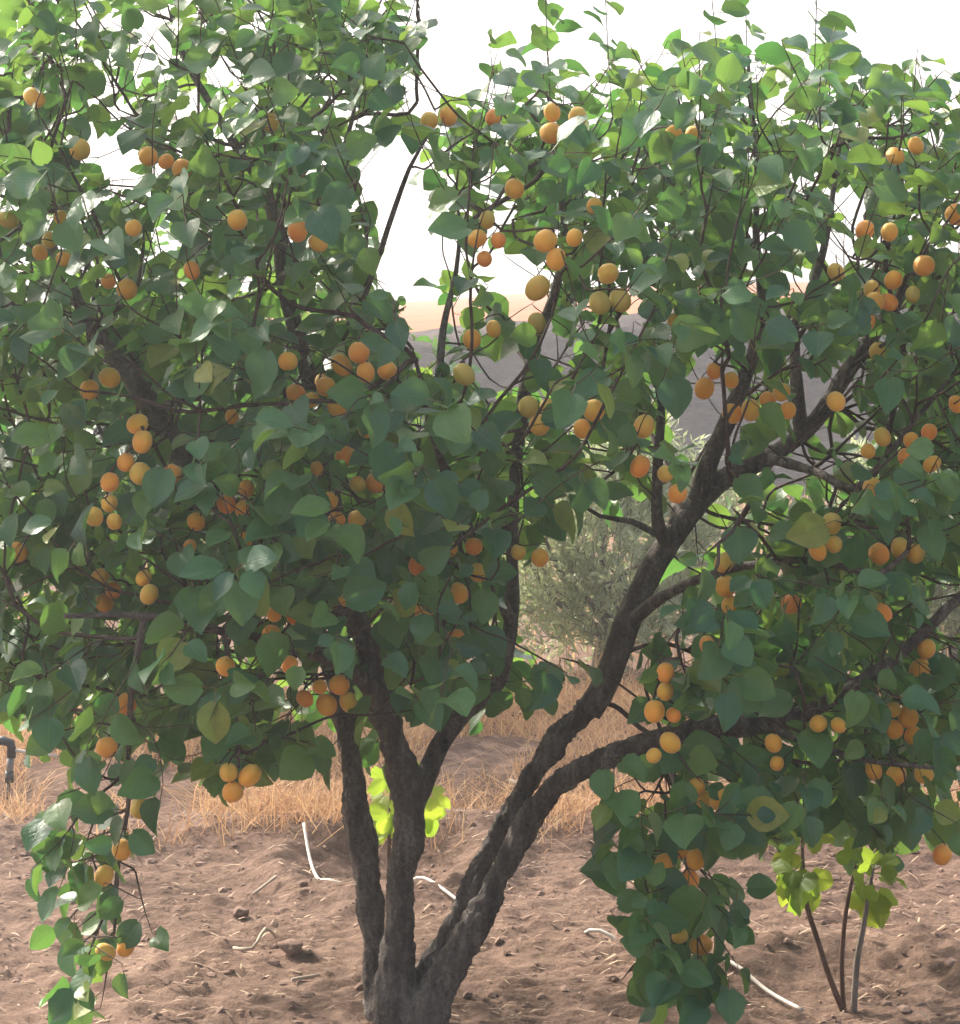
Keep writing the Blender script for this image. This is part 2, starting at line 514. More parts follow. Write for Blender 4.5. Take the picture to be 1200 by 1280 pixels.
# ------------------------------------------------------------------ crown map of the front tree (50 px squares of the photo, 0 empty .. 9 dense)
GRID = """
5 9 8 5 8 6 8 9 9 9 8 3 0 0 1 1 0 1 1 1 1 0 0 0
9 9 8 5 6 7 9 9 9 9 5 0 2 3 4 5 4 5 5 4 4 3 3 2
9 8 6 8 7 8 9 9 9 9 4 3 7 8 8 8 8 8 8 7 7 6 7 6
9 9 3 4 7 9 9 9 9 8 3 5 8 9 9 9 6 7 8 7 6 7 9 9
9 8 4 9 9 9 9 9 9 3 4 8 8 8 8 9 9 8 8 7 7 7 9 9
9 9 9 7 4 8 9 9 9 5 2 7 7 8 8 9 9 9 8 7 7 5 9 9
9 9 9 8 8 8 9 9 9 5 4 7 5 6 8 9 9 8 8 8 7 8 9 9
9 9 8 7 7 7 9 9 9 8 2 6 7 5 8 6 8 9 8 8 7 9 9 9
9 9 8 9 8 9 9 9 9 7 1 6 7 5 8 6 6 8 8 8 7 8 9 9
9 9 8 8 9 9 9 9 8 8 7 8 7 5 7 8 6 4 6 6 7 8 9 9
9 9 9 8 8 9 9 9 9 9 9 9 8 7 8 7 6 3 5 6 6 8 7 8
9 9 8 8 8 9 9 9 9 9 9 9 9 8 8 7 6 3 6 5 6 8 7 8
9 9 8 8 8 8 9 9 9 9 9 9 9 8 8 7 4 5 7 8 8 8 8 9
9 9 9 9 9 8 9 9 9 9 9 9 8 7 4 3 1 5 8 9 8 7 8 9
9 9 8 9 9 9 9 9 8 9 9 8 8 2 0 0 1 6 9 9 9 8 8 5
9 9 9 9 9 9 9 9 7 9 9 9 9 2 0 0 3 8 9 9 9 9 5 5
9 9 9 9 9 9 9 8 7 9 9 9 9 7 5 4 7 9 9 9 9 9 8 9
9 9 9 9 9 8 8 8 7 8 8 6 8 7 3 4 8 8 8 9 9 9 9 9
3 6 8 8 3 7 8 8 6 6 2 1 7 2 0 1 7 8 7 8 9 9 9 9
0 1 6 3 0 4 1 1 5 3 0 0 0 0 0 5 9 9 9 9 9 9 9 9
0 6 7 5 0 3 0 0 0 0 0 0 0 0 0 8 9 8 8 6 7 9 9 9
0 6 5 3 0 0 0 0 0 0 0 0 0 0 0 5 7 6 0 0 0 2 3 4
0 5 7 3 0 0 0 0 0 0 0 0 0 0 0 1 6 7 4 0 0 0 0 0
0 7 7 3 0 0 0 0 0 0 0 0 0 0 0 5 9 9 2 0 0 0 0 0
0 5 5 3 0 0 0 0 0 0 0 0 0 0 0 3 8 8 2 0 0 0 0 0
0 3 1 0 0 0 0 0 0 0 0 0 0 0 0 0 4 5 1 0 0 0 0 0
"""
G0 = np.array([[float(c) for c in r.split()] for r in GRID.strip().splitlines()])
PL, PT = 5, 5
G = np.zeros((G0.shape[0] + PT, G0.shape[1] + 2 * PL))
G[PT:, PL:-PL] = G0
for k in range(PL):
    fall = 1 - 0.13 * (k + 1)
    for r_ in range(19):
        y_ok = 1.0 - abs(r_ - 9) / 14.0
        G[PT + r_, PL - 1 - k] = max(0, G0[r_, 0] * fall * min(1, y_ok * 1.6) * (0 if r_ > 17 - k * 2 else 1))
        G[PT + r_, PL + 24 + k] = max(0, G0[r_, 23] * fall * min(1, y_ok * 1.6) * (0 if r_ > 19 - k * 2 else 1))
for k in range(PT):
    G[PT - 1 - k] = G[PT] * max(0, 1 - 0.24 * (k + 1))

def dens(px, py):
    x, y = px / 50.0 - 0.5 + PL, py / 50.0 - 0.5 + PT
    x0, y0 = int(math.floor(x)), int(math.floor(y))
    if x0 < 0 or y0 < 0 or x0 >= G.shape[1] - 1 or y0 >= G.shape[0] - 1: return 0.0
    fx, fy_ = x - x0, y - y0
    return (G[y0, x0] * (1 - fx) + G[y0, x0 + 1] * fx) * (1 - fy_) + (G[y0 + 1, x0] * (1 - fx) + G[y0 + 1, x0 + 1] * fx) * fy_

# ------------------------------------------------------------------ limbs: (px, py, depth Y, diameter px), clear = keep it in view
LIMBS = [
 # name, clear, points
 ("trunk", 1, [(500, 1345, .02, 112), (500, 1300, .02, 84), (498, 1255, .01, 66), (495, 1215, .0, 46), (498, 1150, .0, 39), (506, 1080, 0, 37), (513, 1030, 0, 43), (507, 985, 0, 41), (491, 925, -.01, 37), (477, 870, -.02, 36), (460, 810, -.02, 35), (440, 762, -.01, 34)]),
 ("trunk", 1, [(490, 1300, .05, 50), (474, 1250, .06, 40), (466, 1170, .08, 36), (457, 1090, .10, 36), (446, 1010, .13, 34), (437, 940, .16, 31), (425, 860, .22, 28)]),
 ("trunk", 1, [(512, 1300, .02, 60), (530, 1232, .03, 40), (564, 1160, .04, 27), (603, 1080, .05, 25), (648, 1000, .06, 27), (695, 930, .07, 31), (742, 880, .07, 36)]),
 ("trunk", 1, [(512, 1300, -.01, 66), (550, 1236, -.02, 50), (595, 1155, -.02, 35), (632, 1078, -.02, 33), (668, 1015, -.03, 34), (708, 972, -.06, 33), (765, 945, -.10, 32), (800, 932, -.13, 30)]),
 ("limb", 1, [(735, 890, .07, 36), (760, 848, .07, 34), (782, 785, .08, 33), (808, 725, .09, 32), (850, 658, .10, 30), (900, 602, .10, 28), (960, 572, .10, 25), (1005, 540, .10, 22), (1032, 508, .10, 20), (1055, 470, .10, 22), (1090, 420, .08, 18), (1135, 355, .05, 14), (1165, 310, .02, 10)]),
 ("limb", 1, [(790, 935, -.12, 30), (830, 922, -.15, 29), (885, 910, -.19, 28), (950, 905, -.24, 26), (1010, 890, -.28, 22), (1065, 858, -.30, 18), (1112, 828, -.31, 16), (1155, 790, -.32, 15), (1205, 742, -.33, 13), (1290, 680, -.33, 9)]),
 ("limb", 0, [(444, 772, -.01, 34), (400, 722, .0, 32), (335, 664, .0, 30), (275, 625, -.02, 28), (225, 568, -.05, 28), (188, 508, -.08, 28), (152, 456, -.11, 24), (112, 408, -.14, 19), (90, 358, -.16, 14), (60, 300, -.18, 11), (34, 262, -.2, 10), (42, 200, -.2, 7)]),
 ("limb", 0, [(446, 778, .0, 32), (428, 690, .06, 27), (406, 580, .10, 24), (386, 472, .12, 22), (358, 368, .12, 20), (347, 290, .12, 18), (330, 235, .12, 15), (300, 190, .12, 13), (268, 138, .12, 11), (230, 72, .12, 8), (215, 10, .12, 5)]),
 ("limb", 1, [(510, 1018, .0, 32), (528, 982, .02, 28), (550, 932, .06, 26), (578, 893, .10, 24), (608, 868, .14, 22), (628, 840, .17, 20), (640, 760, .20, 18), (640, 660, .22, 16), (645, 580, .22, 16), (656, 490, .22, 17), (672, 425, .22, 15), (692, 370, .22, 12), (705, 300, .22, 9), (700, 220, .2, 6)]),
 ("limb", 1, [(872, 625, .10, 26), (886, 580, .09, 24), (908, 530, .08, 22), (932, 468, .07, 19), (946, 425, .06, 16), (952, 372, .05, 13), (945, 300, .04, 10), (946, 215, .03, 7), (935, 70, .02, 4)]),
 ("limb", 1, [(1002, 548, .10, 20), (996, 480, .09, 16), (994, 402, .08, 13), (1012, 365, .08, 11), (1030, 310, .08, 10), (1044, 222, .08, 7), (1050, 180, .08, 4)]),
 ("limb", 1, [(838, 690, .10, 20), (822, 650, .05, 16), (822, 585, .04, 14), (826, 510, .04, 11), (818, 460, .04, 7)]),
 ("limb", 1, [(820, 668, .05, 9), (790, 652, .04, 8), (750, 645, .03, 6), (725, 628, .02, 4)]),
 ("limb", 0, [(430, 870, .24, 30), (395, 790, .34, 26), (330, 700, .46, 22), (250, 600, .58, 16), (180, 480, .66, 11), (150, 380, .70, 7)]),
 ("limb", 0, [(640, 780, .20, 16), (600, 690, .02, 13), (560, 600, -.22, 11), (535, 520, -.40, 8), (520, 450, -.5, 5)]),
 ("limb", 0, [(478, 880, -.02, 26), (440, 840, -.2, 20), (370, 810, -.40, 16), (280, 790, -.55, 12), (180, 770, -.62, 9), (80, 770, -.66, 7)]),
 ("limb", 0, [(790, 775, .08, 20), (830, 745, -.12, 15), (900, 715, -.35, 12), (990, 700, -.5, 10), (1052, 708, -.52, 9), (1100, 716, -.52, 8), (1135, 688, -.52, 6)]),
 ("limb", 0, [(960, 572, .10, 16), (1020, 590, -.1, 12), (1068, 610, -.22, 12), (1108, 572, -.28, 11), (1140, 530, -.3, 8), (1190, 470, -.3, 6)]),
 ("limb", 0, [(850, 660, .10, 18), (840, 600, .35, 14), (800, 500, .55, 11), (770, 400, .65, 8), (760, 280, .68, 5)]),
 ("limb", 0, [(388, 480, .12, 13), (440, 400, -.05, 10), (470, 330, -.15, 8), (485, 285, -.2, 7), (512, 210, -.22, 6), (541, 160, -.22, 4)]),
 ("limb", 0, [(548, 560, -.28, 13), (547, 500, -.22, 12), (552, 430, -.16, 10), (557, 395, -.12, 9), (570, 340, -.1, 6), (575, 290, -.1, 4)]),
 ("limb", 0, [(352, 345, .12, 13), (378, 332, .0, 10), (400, 260, -.1, 8), (440, 150, -.15, 6), (455, 20, -.15, 4)]),
 ("limb", 0, [(188, 508, -.08, 12), (235, 500, -.15, 8), (262, 492, -.2, 5)]),
 ("limb", 0, [(950, 905, -.24, 16), (1000, 925, -.36, 11), (1080, 950, -.5, 8), (1170, 960, -.55, 6)]),
 ("limb", 0, [(830, 922, -.15, 14), (840, 960, -.34, 9), (850, 1020, -.44, 7), (860, 1095, -.46, 5), (856, 1180, -.46, 3.5)]),
 ("limb", 0, [(180, 770, -.62, 9), (165, 860, -.58, 8), (160, 950, -.5, 7), (160, 1010, -.46, 6.5), (148, 1075, -.44, 6), (143, 1165, -.44, 4)]),
 ("limb", 0, [(280, 790, -.55, 8), (295, 880, -.56, 6), (298, 960, -.56, 4)]),
]
SHOOTS_UP = [  # slender upright shoots against the sky
 [(690, 200, -.1, 6), (687, 110, -.1, 5), (682, 0, -.1, 4), (680, -60, -.1, 2.5)], [(765, 150, 0, 6), (760, 60, 0, 4), (756, -20, 0, 2.5)],
 [(916, 175, .05, 6), (903, 120, .05, 5), (890, 0, .05, 4), (884, -70, .05, 2.5)], [(1017, 195, .0, 6), (1018, 90, .0, 5), (1022, -30, 0, 2.5)],
 [(1073, 165, -.1, 5), (1078, 70, -.1, 3)], [(1138, 160, -.05, 5), (1147, 60, -.05, 3)], [(520, 130, -.1, 5), (524, 10, -.1, 3)],
 [(935, 120, .1, 5), (932, 0, .1, 3)], [(345, 120, -.2, 6), (340, 0, -.2, 4)], [(620, 120, .1, 5), (612, 55, .1, 2.5)],
]
TREE0 = at(502, 1291, 0.0); TREE0[2] = gz(TREE0[0], TREE0[1])

def limb_world(pts):
    a = []
    for px, py, Yd, d in pts:
        p = at(px, py, Yd)
        a.append((*p, 0.5 * d / F * (Yd - CAM[1])))
    return np.array(a)

# twig network: nodes with parent links
NP, NPAR, NRAD0, ND = [], [], [], []
limb_paths, corridors = [], []
for name, clear, pts in LIMBS:
    w = limb_world(pts)
    s = spline(w, 0.03)
    limb_paths.append((name, s))
    for k in range(len(s)):
        if name == 'limb' or s[k, 2] > 0.62:
            NP.append(s[k, :3]); NPAR.append(-1); NRAD0.append(s[k, 3]); ND.append(nrm(s[min(k + 1, len(s) - 1), :3] - s[k - 1, :3]))
    if clear:
        corridors.append(s)
CLEARSEG = {6: ((70, 340), (230, 590)), 7: ((215, 60), (400, 480)), 19: ((470, 150), (545, 330)), 20: ((540, 350), (570, 440)), 17: ((1060, 520), (1140, 615)), 16: ((1045, 680), (1140, 720))}
for q, ((x0, y0), (x1, y1)) in CLEARSEG.items():
    s = limb_paths[q][1]
    px, py, _ = proj(s[:, :3])
    corridors.append(s[(px > x0) & (px < x1) & (py > y0) & (py < y1)])

class Shoots:
    """grows twigs to targets and sets leaves on them"""
    def __init__(s, nodes, dirs):
        s.D = np.zeros((60000, 3)); s.D[:len(dirs)] = dirs
        s.P = [np.asarray(p) for p in nodes]; s.par = [-1] * len(s.P); s.nfix = len(s.P); s.paths = []
        s.A = np.zeros((60000, 3)); s.A[:len(s.P)] = np.array(s.P); s.cnt = np.zeros(60000)
    def node(s, p, par):
        k = len(s.P); s.P.append(p); s.par.append(par); s.A[k] = p; s.D[k] = nrm(p - s.A[par])
        return k
    def grow(s, tgt, d_end, length, w=1, free=None, plain=False):
        k = len(s.P)
        v = tgt - s.A[:k]
        dist = np.linalg.norm(v, axis=1) + 1e-6
        cs = np.einsum('ij,ij->i', v, s.D[:k]) / dist
        cost = (dist + 0.02) * (1 + 0.9 * (1 - cs) * np.where(np.arange(k) < s.nfix, .5, 1.3)) + 0.12 * np.clip(s.A[:k, 2] - tgt[2], 0, 1)
        i = int(np.argmin(dist if plain else cost))
        a = s.A[i].copy()
        L = dist[i]
        n = max(4, int(L / 0.025))
        arr = v[i] / L
        d_end = nrm(d_end * 0.5 + arr * 0.8)
        c1 = a + nrm(s.D[i] * .7 + arr) * (.33 * L) + rng.normal(0, 0.03, 3) * L
        c2 = tgt - d_end * (.33 * L) + rng.normal(0, 0.03, 3) * L
        bez = lambda t: (1 - t) ** 3 * a + 3 * t * (1 - t) ** 2 * c1 + 3 * t * t * (1 - t) * c2 + t ** 3 * tgt
        if free is not None and not free(bez(np.linspace(.2, 1, 7)[:, None])): return None
        cur = i; idx = [i]
        for q in range(1, n + 1):
            cur = s.node(bez(q / n), cur); idx.append(cur)
        end = []
        m = max(2, int(length / 0.035))
        d = d_end.copy(); p = tgt.copy()
        for q in range(m):
            d = nrm(d + rng.normal(0, 0.07, 3))
            p = p + d * (length / m)
            cur = s.node(p.copy(), cur); idx.append(cur); end.append((p.copy(), d.copy()))
        s.paths.append(idx)
        while cur >= 0:
            s.cnt[cur] += w; cur = s.par[cur]
        return end
    def trim(s, last, nend):
        """cut the bare tip of the newest shoot; drop the whole shoot when it carries no leaf"""
        idx = s.paths[-1]
        if last < 0:
            s.paths.pop(); k = len(idx) - 1
            for q in idx: s.cnt[q] -= 1
        else:
            k = nend - 1 - last
            if k: s.paths[-1] = idx[:-k]
        for _ in range(k): s.P.pop(); s.par.pop()
    def mesh(s, name, mat, off, rmin=0.0011, k=0.00075, rmax=0.0075):
        mb = MB()
        for idx in s.paths:
            pts = s.A[idx]
            r = np.clip(rmin + k * np.sqrt(np.maximum(s.cnt[idx] - 1, 0)), rmin, rmax)
            r[0] = min(r[0], r[1] * 1.15); r[-1] *= 0.6
            v, f = tube(pts, r, 5)
            mb.add(v, f)
        return mb.mesh(name, mat, True, off)

LV = dict(pos=[], t=[], n=[], size=[], kind=[])
def put_leaf(store, p, t, n_, size):
    t = nrm(t); n_ = n_ - t * (n_ @ t)
    store['pos'].append(p); store['t'].append(t); store['n'].append(nrm(n_)); store['size'].append(size)
    store['kind'].append(int(rng.integers(0, len(LEAVES))))

AXIS = at(560, 700, 0.05)
def leafy(store, end, size, droop, accept, axis_pt=AXIS, skip=0.0):
    ga = rng.random() * 6.28; last = -1
    for q, (p, d) in enumerate(end):
        for rep in range(2 if rng.random() < 0.45 else 1):
            ga += 2.4 + rng.normal(0, 0.3)
            a = np.cross(d, [0, 0, 1.0]) if abs(d[2]) < .95 else np.array([1.0, 0, 0])
            a = nrm(a); b = np.cross(d, a)
            rad = math.cos(ga) * a + math.sin(ga) * b
            out = nrm((p - axis_pt) * np.array([1, 1, 0.35]))
            t = rad * 0.75 + d * 0.25 + out * 0.35 + np.array([0, 0, -droop]) + rng.normal(0, 0.28, 3)
            n_ = np.array([0, 0, 0.55]) + out * 0.55 + d * 0.25 + rng.normal(0, 0.42, 3)
            sz = size * rng.uniform(0.6, 1.08) * (0.9 if p[1] < -.35 else 1) * (0.62 if q >= len(end) - 1 and rng.random() < .5 else 1)
            if accept(p + nrm(t) * sz * 0.8, sz):
                put_leaf(store, p, t, n_, sz); last = q
    return last

# ------------------------------------------------------------------ fruit positions (photo pixels)
FR = """43,122 100,187 190,197 209,203 222,209 338,153 297,275 167,285 76,272 50,316 62,300 80,324 137,352 157,361 372,288 398,303 80,416 240,338
541,150 556,146 617,147 690,143 689,164 722,146 743,257 643,236 622,300 605,322 600,296 683,303 694,322 718,297 760,342 617,411 590,424 848,168 861,168
1145,182 1119,195 1081,288 1112,290 1195,268 1155,332 1117,350 1090,362 1110,378 1092,382 1085,397 1045,340 843,402 137,472 112,487 172,530 178,552 160,580
173,590 137,608 133,628 122,642 216,593 143,652 308,611 285,630 304,637 245,652 305,677 237,684 22,690 139,736 127,724 131,752 180,725 186,740 282,833 343,771
367,770 340,790 372,494 389,497 402,481 360,452 290,521 396,586 449,441 427,456 457,465 484,463 405,482 421,510 457,536 432,570 450,605 467,604 412,628
422,648 445,648 523,706 563,687 592,683 598,716 573,741 433,748 530,766 570,798 648,690 675,697 672,527 742,513 728,536 800,583 805,533 832,592 847,617
882,483 891,466 914,475 918,516 937,512 977,490 958,501 985,513 1045,502 1103,546 1085,564 1139,550 1132,570 1165,580 1160,541 1195,505 1090,610 1092,627
1042,676 1022,688 1099,692 1125,685 1145,692 905,703 907,733 912,756 989,755 1103,766 884,806 832,841 1158,811 1150,836 382,873 401,859 424,858 408,880
434,876 362,831 288,967 311,969 290,989 134,934 175,1010 152,1062 130,1095 138,1188 151,1186 158,880 832,864 823,890 837,893 833,932 822,941 870,985 880,999
900,998 968,935 970,948 1026,905 1045,906 1116,887 1136,897 1117,912 1141,918 1092,963 1120,969 1155,967 832,1080 855,1066 866,1071 861,1101 850,1170 876,1181 1178,1068"""
FGREEN = "607,279 671,403 755,378 770,376 580,468 663,512 684,509 1141,368 1096,439 1040,659 10,275 672,360"
def half_depth(px, py):
    a = 0.80 * math.sqrt(max(0.05, 1 - ((px - 600) / 960.0) ** 2))
    b = 1.0 - 0.55 * max(0, (250 - py) / 500.0)
    return a * min(1.0, b)
def depth_range(px, py):
    h = half_depth(px, py)
    if py > 945 and px < 230: return (-.56, -.36)
    if py > 920 and px < 380: return (-.62, -.50)
    if py > 965 and 925 < px < 1135: return (.32, .62)
    if py > 1075 and px > 700: return (-.56, -.38)
    if py > 930 and px > 700: return (-.62, -.05)
    if py > 880: return (-.6, .3)
    return (-h, h * .8)
fruits = []
clu = []
for txt, green in ((FR, 0), (FGREEN, 1)):
    for w in txt.split():
        px, py = map(float, w.split(','))
        lo, hi = depth_range(px, py)
        Yd = None
        for (qx, qy, qd) in clu:
            if math.hypot(qx - px, qy - py) < 42:
                Yd = qd + rng.uniform(-.02, .02); break
        if Yd is None:
            Yd = lo + (hi - lo) * rng.uniform(0.05, 0.34)
        clu.append((px, py, Yd))
        fruits.append((px, py, Yd, green))
FPX = np.array([(f[0], f[1], f[2]) for f in fruits])
FCLR = np.where(rng.random(len(fruits)) < .06, -14.0, 10.5)

# patches of clear sky / bank seen through the crown (px, py, radius)
GAPS = np.array([(150, 218, 20), (120, 178, 13), (205, 305, 20), (275, 90, 14), (185, 35, 14), (210, 60, 10), (565, 70, 40), (530, 120, 22), (565, 20, 30),
 (490, 205, 24), (470, 225, 20), (515, 305, 30), (500, 345, 26), (512, 265, 20), (535, 400, 30), (528, 430, 24), (640, 345, 28), (655, 390, 14), (630, 455, 16), (695, 440, 12),
 (790, 400, 18), (865, 520, 20), (885, 450, 18), (1070, 262, 22), (1050, 320, 16), (740, 740, 75), (700, 780, 50), (790, 680, 40), (725, 905, 28), (640, 960, 60), (1000, 590, 14), (855, 20, 20), (1110, 30, 50), (810, 60, 20), (970, 130, 12), (1180, 760, 16)], float)

cor = np.concatenate(corridors)
cpx, cpy, _ = proj(cor[:, :3])
crp = cor[:, 3] * F / (cor[:, 1] - CAM[1])

def accept_front(c, sz):
    px, py, zf = proj(c)
    d = dens(px, py)
    if d < 1.2: return False
    if d < 7 and rng.random() > (d / 7.0) ** 1.0: return False
    if py > 955 and px > 400 and rng.random() > .95: return False
    e = sz * 0.33 * F / zf
    if np.any(np.hypot(GAPS[:, 0] - px, GAPS[:, 1] - py) < GAPS[:, 2] + e * 0.75): return False
    near = (FPX[:, 2] > c[1] - 0.03) & (np.hypot(FPX[:, 0] - px, FPX[:, 1] - py - 3) < FCLR + e * 0.62)
    if near.any(): return False
    k = (cor[:, 1] > c[1] - 0.04) & (np.hypot(cpx - px, cpy - py) < crp * 0.8 + e * 0.6)
    if k.any(): return False
    return True

def free_path(q):
    px, py, _ = proj(q)
    bad = 0
    for x, y in zip(px, py):
        if dens(x, y) < 2.2 or np.any(np.hypot(GAPS[:, 0] - x, GAPS[:, 1] - y) < GAPS[:, 2]): bad += 1
    return bad <= 1
sh = Shoots(NP, ND)
LSIZE = 0.071
# upright shoots first
for pts in SHOOTS_UP:
    w = limb_world(pts)
    s = spline(w, 0.03)
    e1 = sh.grow(s[0, :3], 3 * nrm(s[1, :3] - s[0, :3]), 0.006)
    cur = len(sh.P) - 1; idx = [cur]; end = []
    for k in range(1, len(s)):
        cur = sh.node(s[k, :3], cur); idx.append(cur); end.append((s[k, :3], nrm(s[k, :3] - s[k - 1, :3])))
    sh.paths.append(idx)
    leafy(LV, end, LSIZE * 0.92, 0.3, lambda c, z: not np.any((np.hypot(GAPS[:, 0] - proj(c)[0], GAPS[:, 1] - proj(c)[1]) < GAPS[:, 2])))
# hanging and thin limbs carry leaves directly
for q in (23, 24, 25, 26, 19, 20):
    s = limb_paths[q][1]
    end = [(s[k, :3], nrm(s[min(k + 1, len(s) - 1), :3] - s[k - 1, :3])) for k in range(2, len(s))]
    leafy(LV, end, LSIZE, 0.55, accept_front)
# crown shoots
targets = []
for r_ in range(G.shape[0]):
    for c_ in range(G.shape[1]):
        d = G[r_, c_]
        if d <= 0: continue
        nsh = 5.2 * (d / 9.0) ** 0.9
        nsh = int(nsh) + (rng.random() < nsh - int(nsh))
        for _ in range(nsh):
            px, py = (c_ - PL + rng.random()) * 50, (r_ - PT + rng.random()) * 50
            lo, hi = depth_range(px, py)
            targets.append(at(px, py, rng.uniform(lo, hi)))
targets = np.array(targets)
fix = np.array(NP)
dmin = np.array([np.min(np.linalg.norm(fix - t, axis=1)) for t in targets])
for i in np.argsort(dmin):
    t = targets[i]
    out = nrm((t - AXIS) * np.array([1, 1, .6]))
    up = 0.75 if t[2] > 1.2 else 0.1
    d = nrm(out * 0.5 + np.array([0, 0, up]) + rng.normal(0, .45, 3))
    end = sh.grow(t, d, rng.uniform(0.09, 0.2), 1, free_path)
    if end is None: continue
    n0 = len(LV['pos'])
    last = leafy(LV, end, LSIZE * (1.05 - .12 * min(1, max(0, t[2] - 1.0))), 0.5 if t[2] < 1.9 else 0.25, accept_front)
    got = len(LV['pos']) - n0
    if got < 2 or got < 0.55 * (last + 1):           # a nearly bare shoot would hang in the open
        for key in LV: del LV[key][n0:]
        last = -1
    sh.trim(last, len(end))
# fruit spurs
spur = []
for (px, py, Yd, g_) in fruits:
    p = at(px, py - 17, Yd)
    e = sh.grow(p, 0.25 * nrm(np.array([rng.normal(0, .5), rng.normal(0, .5), -0.6])), 0.012, plain=True)
print("front leaves", len(LV['pos']), "nodes", len(sh.P))

# ------------------------------------------------------------------ second apricot tree behind on the left
T2 = np.array([at(250, 480, 4.3)[0], 4.3, 0.0]); T2[2] = gz(T2[0], T2[1])
LV2 = dict(pos=[], t=[], n=[], size=[], kind=[])
limbs2 = []
for a in range(6):
    ang = a * 1.05 + 0.3
    e = np.array([math.cos(ang), math.sin(ang), 0])
    pts = [(*(T2 + np.array([0, 0, 0.35])), .05), (*(T2 + e * .2 + np.array([0, 0, .75])), .036), (*(T2 + e * .5 + np.array([0, 0, 1.15])), .022), (*(T2 + e * .72 + np.array([0, 0, 1.65 + .2 * math.sin(a)])), .008)]
    limbs2.append(spline(np.array(pts), 0.05))
sh2 = Shoots(np.concatenate([l[4:, :3] for l in limbs2]), np.concatenate([nrm(l[4:, :3] - l[3:-1, :3]) for l in limbs2]))
A2 = T2 + np.array([0, 0, 1.0])
for _ in range(330):
    v = nrm(rng.normal(0, 1, 3)) * rng.uniform(.35, 1) ** .5
    t = A2 + np.array([0, 0, .12]) + v * np.array([1.05, 1.0, .78])
    if t[2] < .45: continue
    t[2] += 0.22 * math.sin(t[0] * 5) * max(0, v[2])
    d = nrm(v * .5 + np.array([0, 0, .7]) + rng.normal(0, .4, 3))
    end = sh2.grow(t, d, rng.uniform(.1, .24))
    leafy(LV2, end, .085, .35, lambda c, z: True, A2)
print("rear leaves", len(LV2['pos']))

# ------------------------------------------------------------------ which leaves show largest (coarse z-buffer from the photo's viewpoint)
def leaf_frames(S):
    t, n_ = np.array(S['t']), np.array(S['n'])
    s = np.cross(t, n_)
    return np.array(S['pos']), np.stack([s, t, n_], -1), np.array(S['size']), np.array(S['kind'])
def blades(S):
    P, Rm, sz, kd = leaf_frames(S)
    tri = []
    for k in range(len(P)):
        v = LEAVES[kd[k]][0][:36]
        tri.append((v * sz[k]) @ Rm[k].T + P[k])
    return tri
b1, b2 = blades(LV), blades(LV2)
allb = np.concatenate([np.array(b1), np.array(b2)])
ex = np.concatenate([allb, (allb[:, :-1] + allb[:, 1:]) / 2, (allb[:, :-5] + allb[:, 5:]) / 2], 1)
px, py, zf = proj(ex)
lid = np.broadcast_to(np.arange(len(ex))[:, None], px.shape)
ok = (px > 0) & (px < 1200) & (py > 0) & (py < 1280)
cell = (px[ok] // 8).astype(int) + 160 * (py[ok] // 8).astype(int)
order = np.lexsort((zf[ok], cell))
cs, ls = cell[order], lid[ok][order]
first = np.r_[True, cs[1:] != cs[:-1]]
own = np.bincount(ls[first], minlength=len(ex))
own1, own2 = own[:len(b1)], own[len(b1):]

def build_leaves(S, own, root, off, limit):
    P, Rm, sz, kd = leaf_frames(S)
    top = set(int(i) for i in np.argsort(-own)[:limit] if own[i] > 0)
    mb = MB()
    for k in range(len(P)):
        if k in top:
            o = bpy.data.objects.new("leaf", LEAF_MESH[kd[k]])
            COL.objects.link(o); o.parent = root
            m = Matrix([[*(Rm[k][i] * sz[k]), P[k][i] - off[i]] for i in range(3)] + [[0, 0, 0, 1]])
            o.matrix_local = m
        else:
            v, f, uv = LEAVES[kd[k]]
            mb.add((v * sz[k]) @ Rm[k].T + P[k], f, uv)
    o = obj("crown", mb.mesh("crown", M['leaf'], True, off), root)
    o["kind"] = "stuff"
    return o

# ------------------------------------------------------------------ build the front tree
tree = thing("apricot_tree", TREE0, "apricot tree with several leaning stems, laden with orange fruit, in bare soil", "tree")
tb = MB()
for name, s in limb_paths:
    if name == "trunk":
        v, f = tube(s[:, :3], s[:, 3], 14)
        tb.add(v, f)
tmp = obj("trunk_tmp", tb.mesh("trunk_tmp", M['bark']))
md = tmp.modifiers.new("r", 'REMESH'); md.mode = 'VOXEL'; md.voxel_size = 0.0058
m2 = tmp.modifiers.new("s", 'SMOOTH'); m2.iterations = 6; m2.factor = 0.5
dg = bpy.context.evaluated_depsgraph_get()
tm = bpy.data.meshes.new_from_object(tmp.evaluated_get(dg))
bpy.data.objects.remove(tmp)
def roughen(tm, amp=0.0078):
    co = np.zeros(len(tm.vertices) * 3); tm.vertices.foreach_get('co', co); co = co.reshape(-1, 3)
    no = np.zeros(len(tm.vertices) * 3); tm.vertices.foreach_get('normal', no); no = no.reshape(-1, 3)
    q = co * np.array([1, 1, 0.35])
    d = (noise3(q * 55, 21) - .5) * 1.3 + (np.abs(noise3(q * 110, 22) - .5) - .25) * 1.6 + (noise3(co * 14, 23) - .5) * 2.0 + (noise3(co * np.array([120, 120, 120]), 24) - .5) * .6
    co = co + no * (amp * d)[:, None]
    return co
co = roughen(tm) - TREE0
tm.vertices.foreach_set('co', co.ravel())
tm.materials.clear(); tm.materials.append(M['bark'])
tm.polygons.foreach_set('use_smooth', np.ones(len(tm.polygons), bool))
tm.update(); tm.name = "trunk"
obj("trunk", tm, tree)
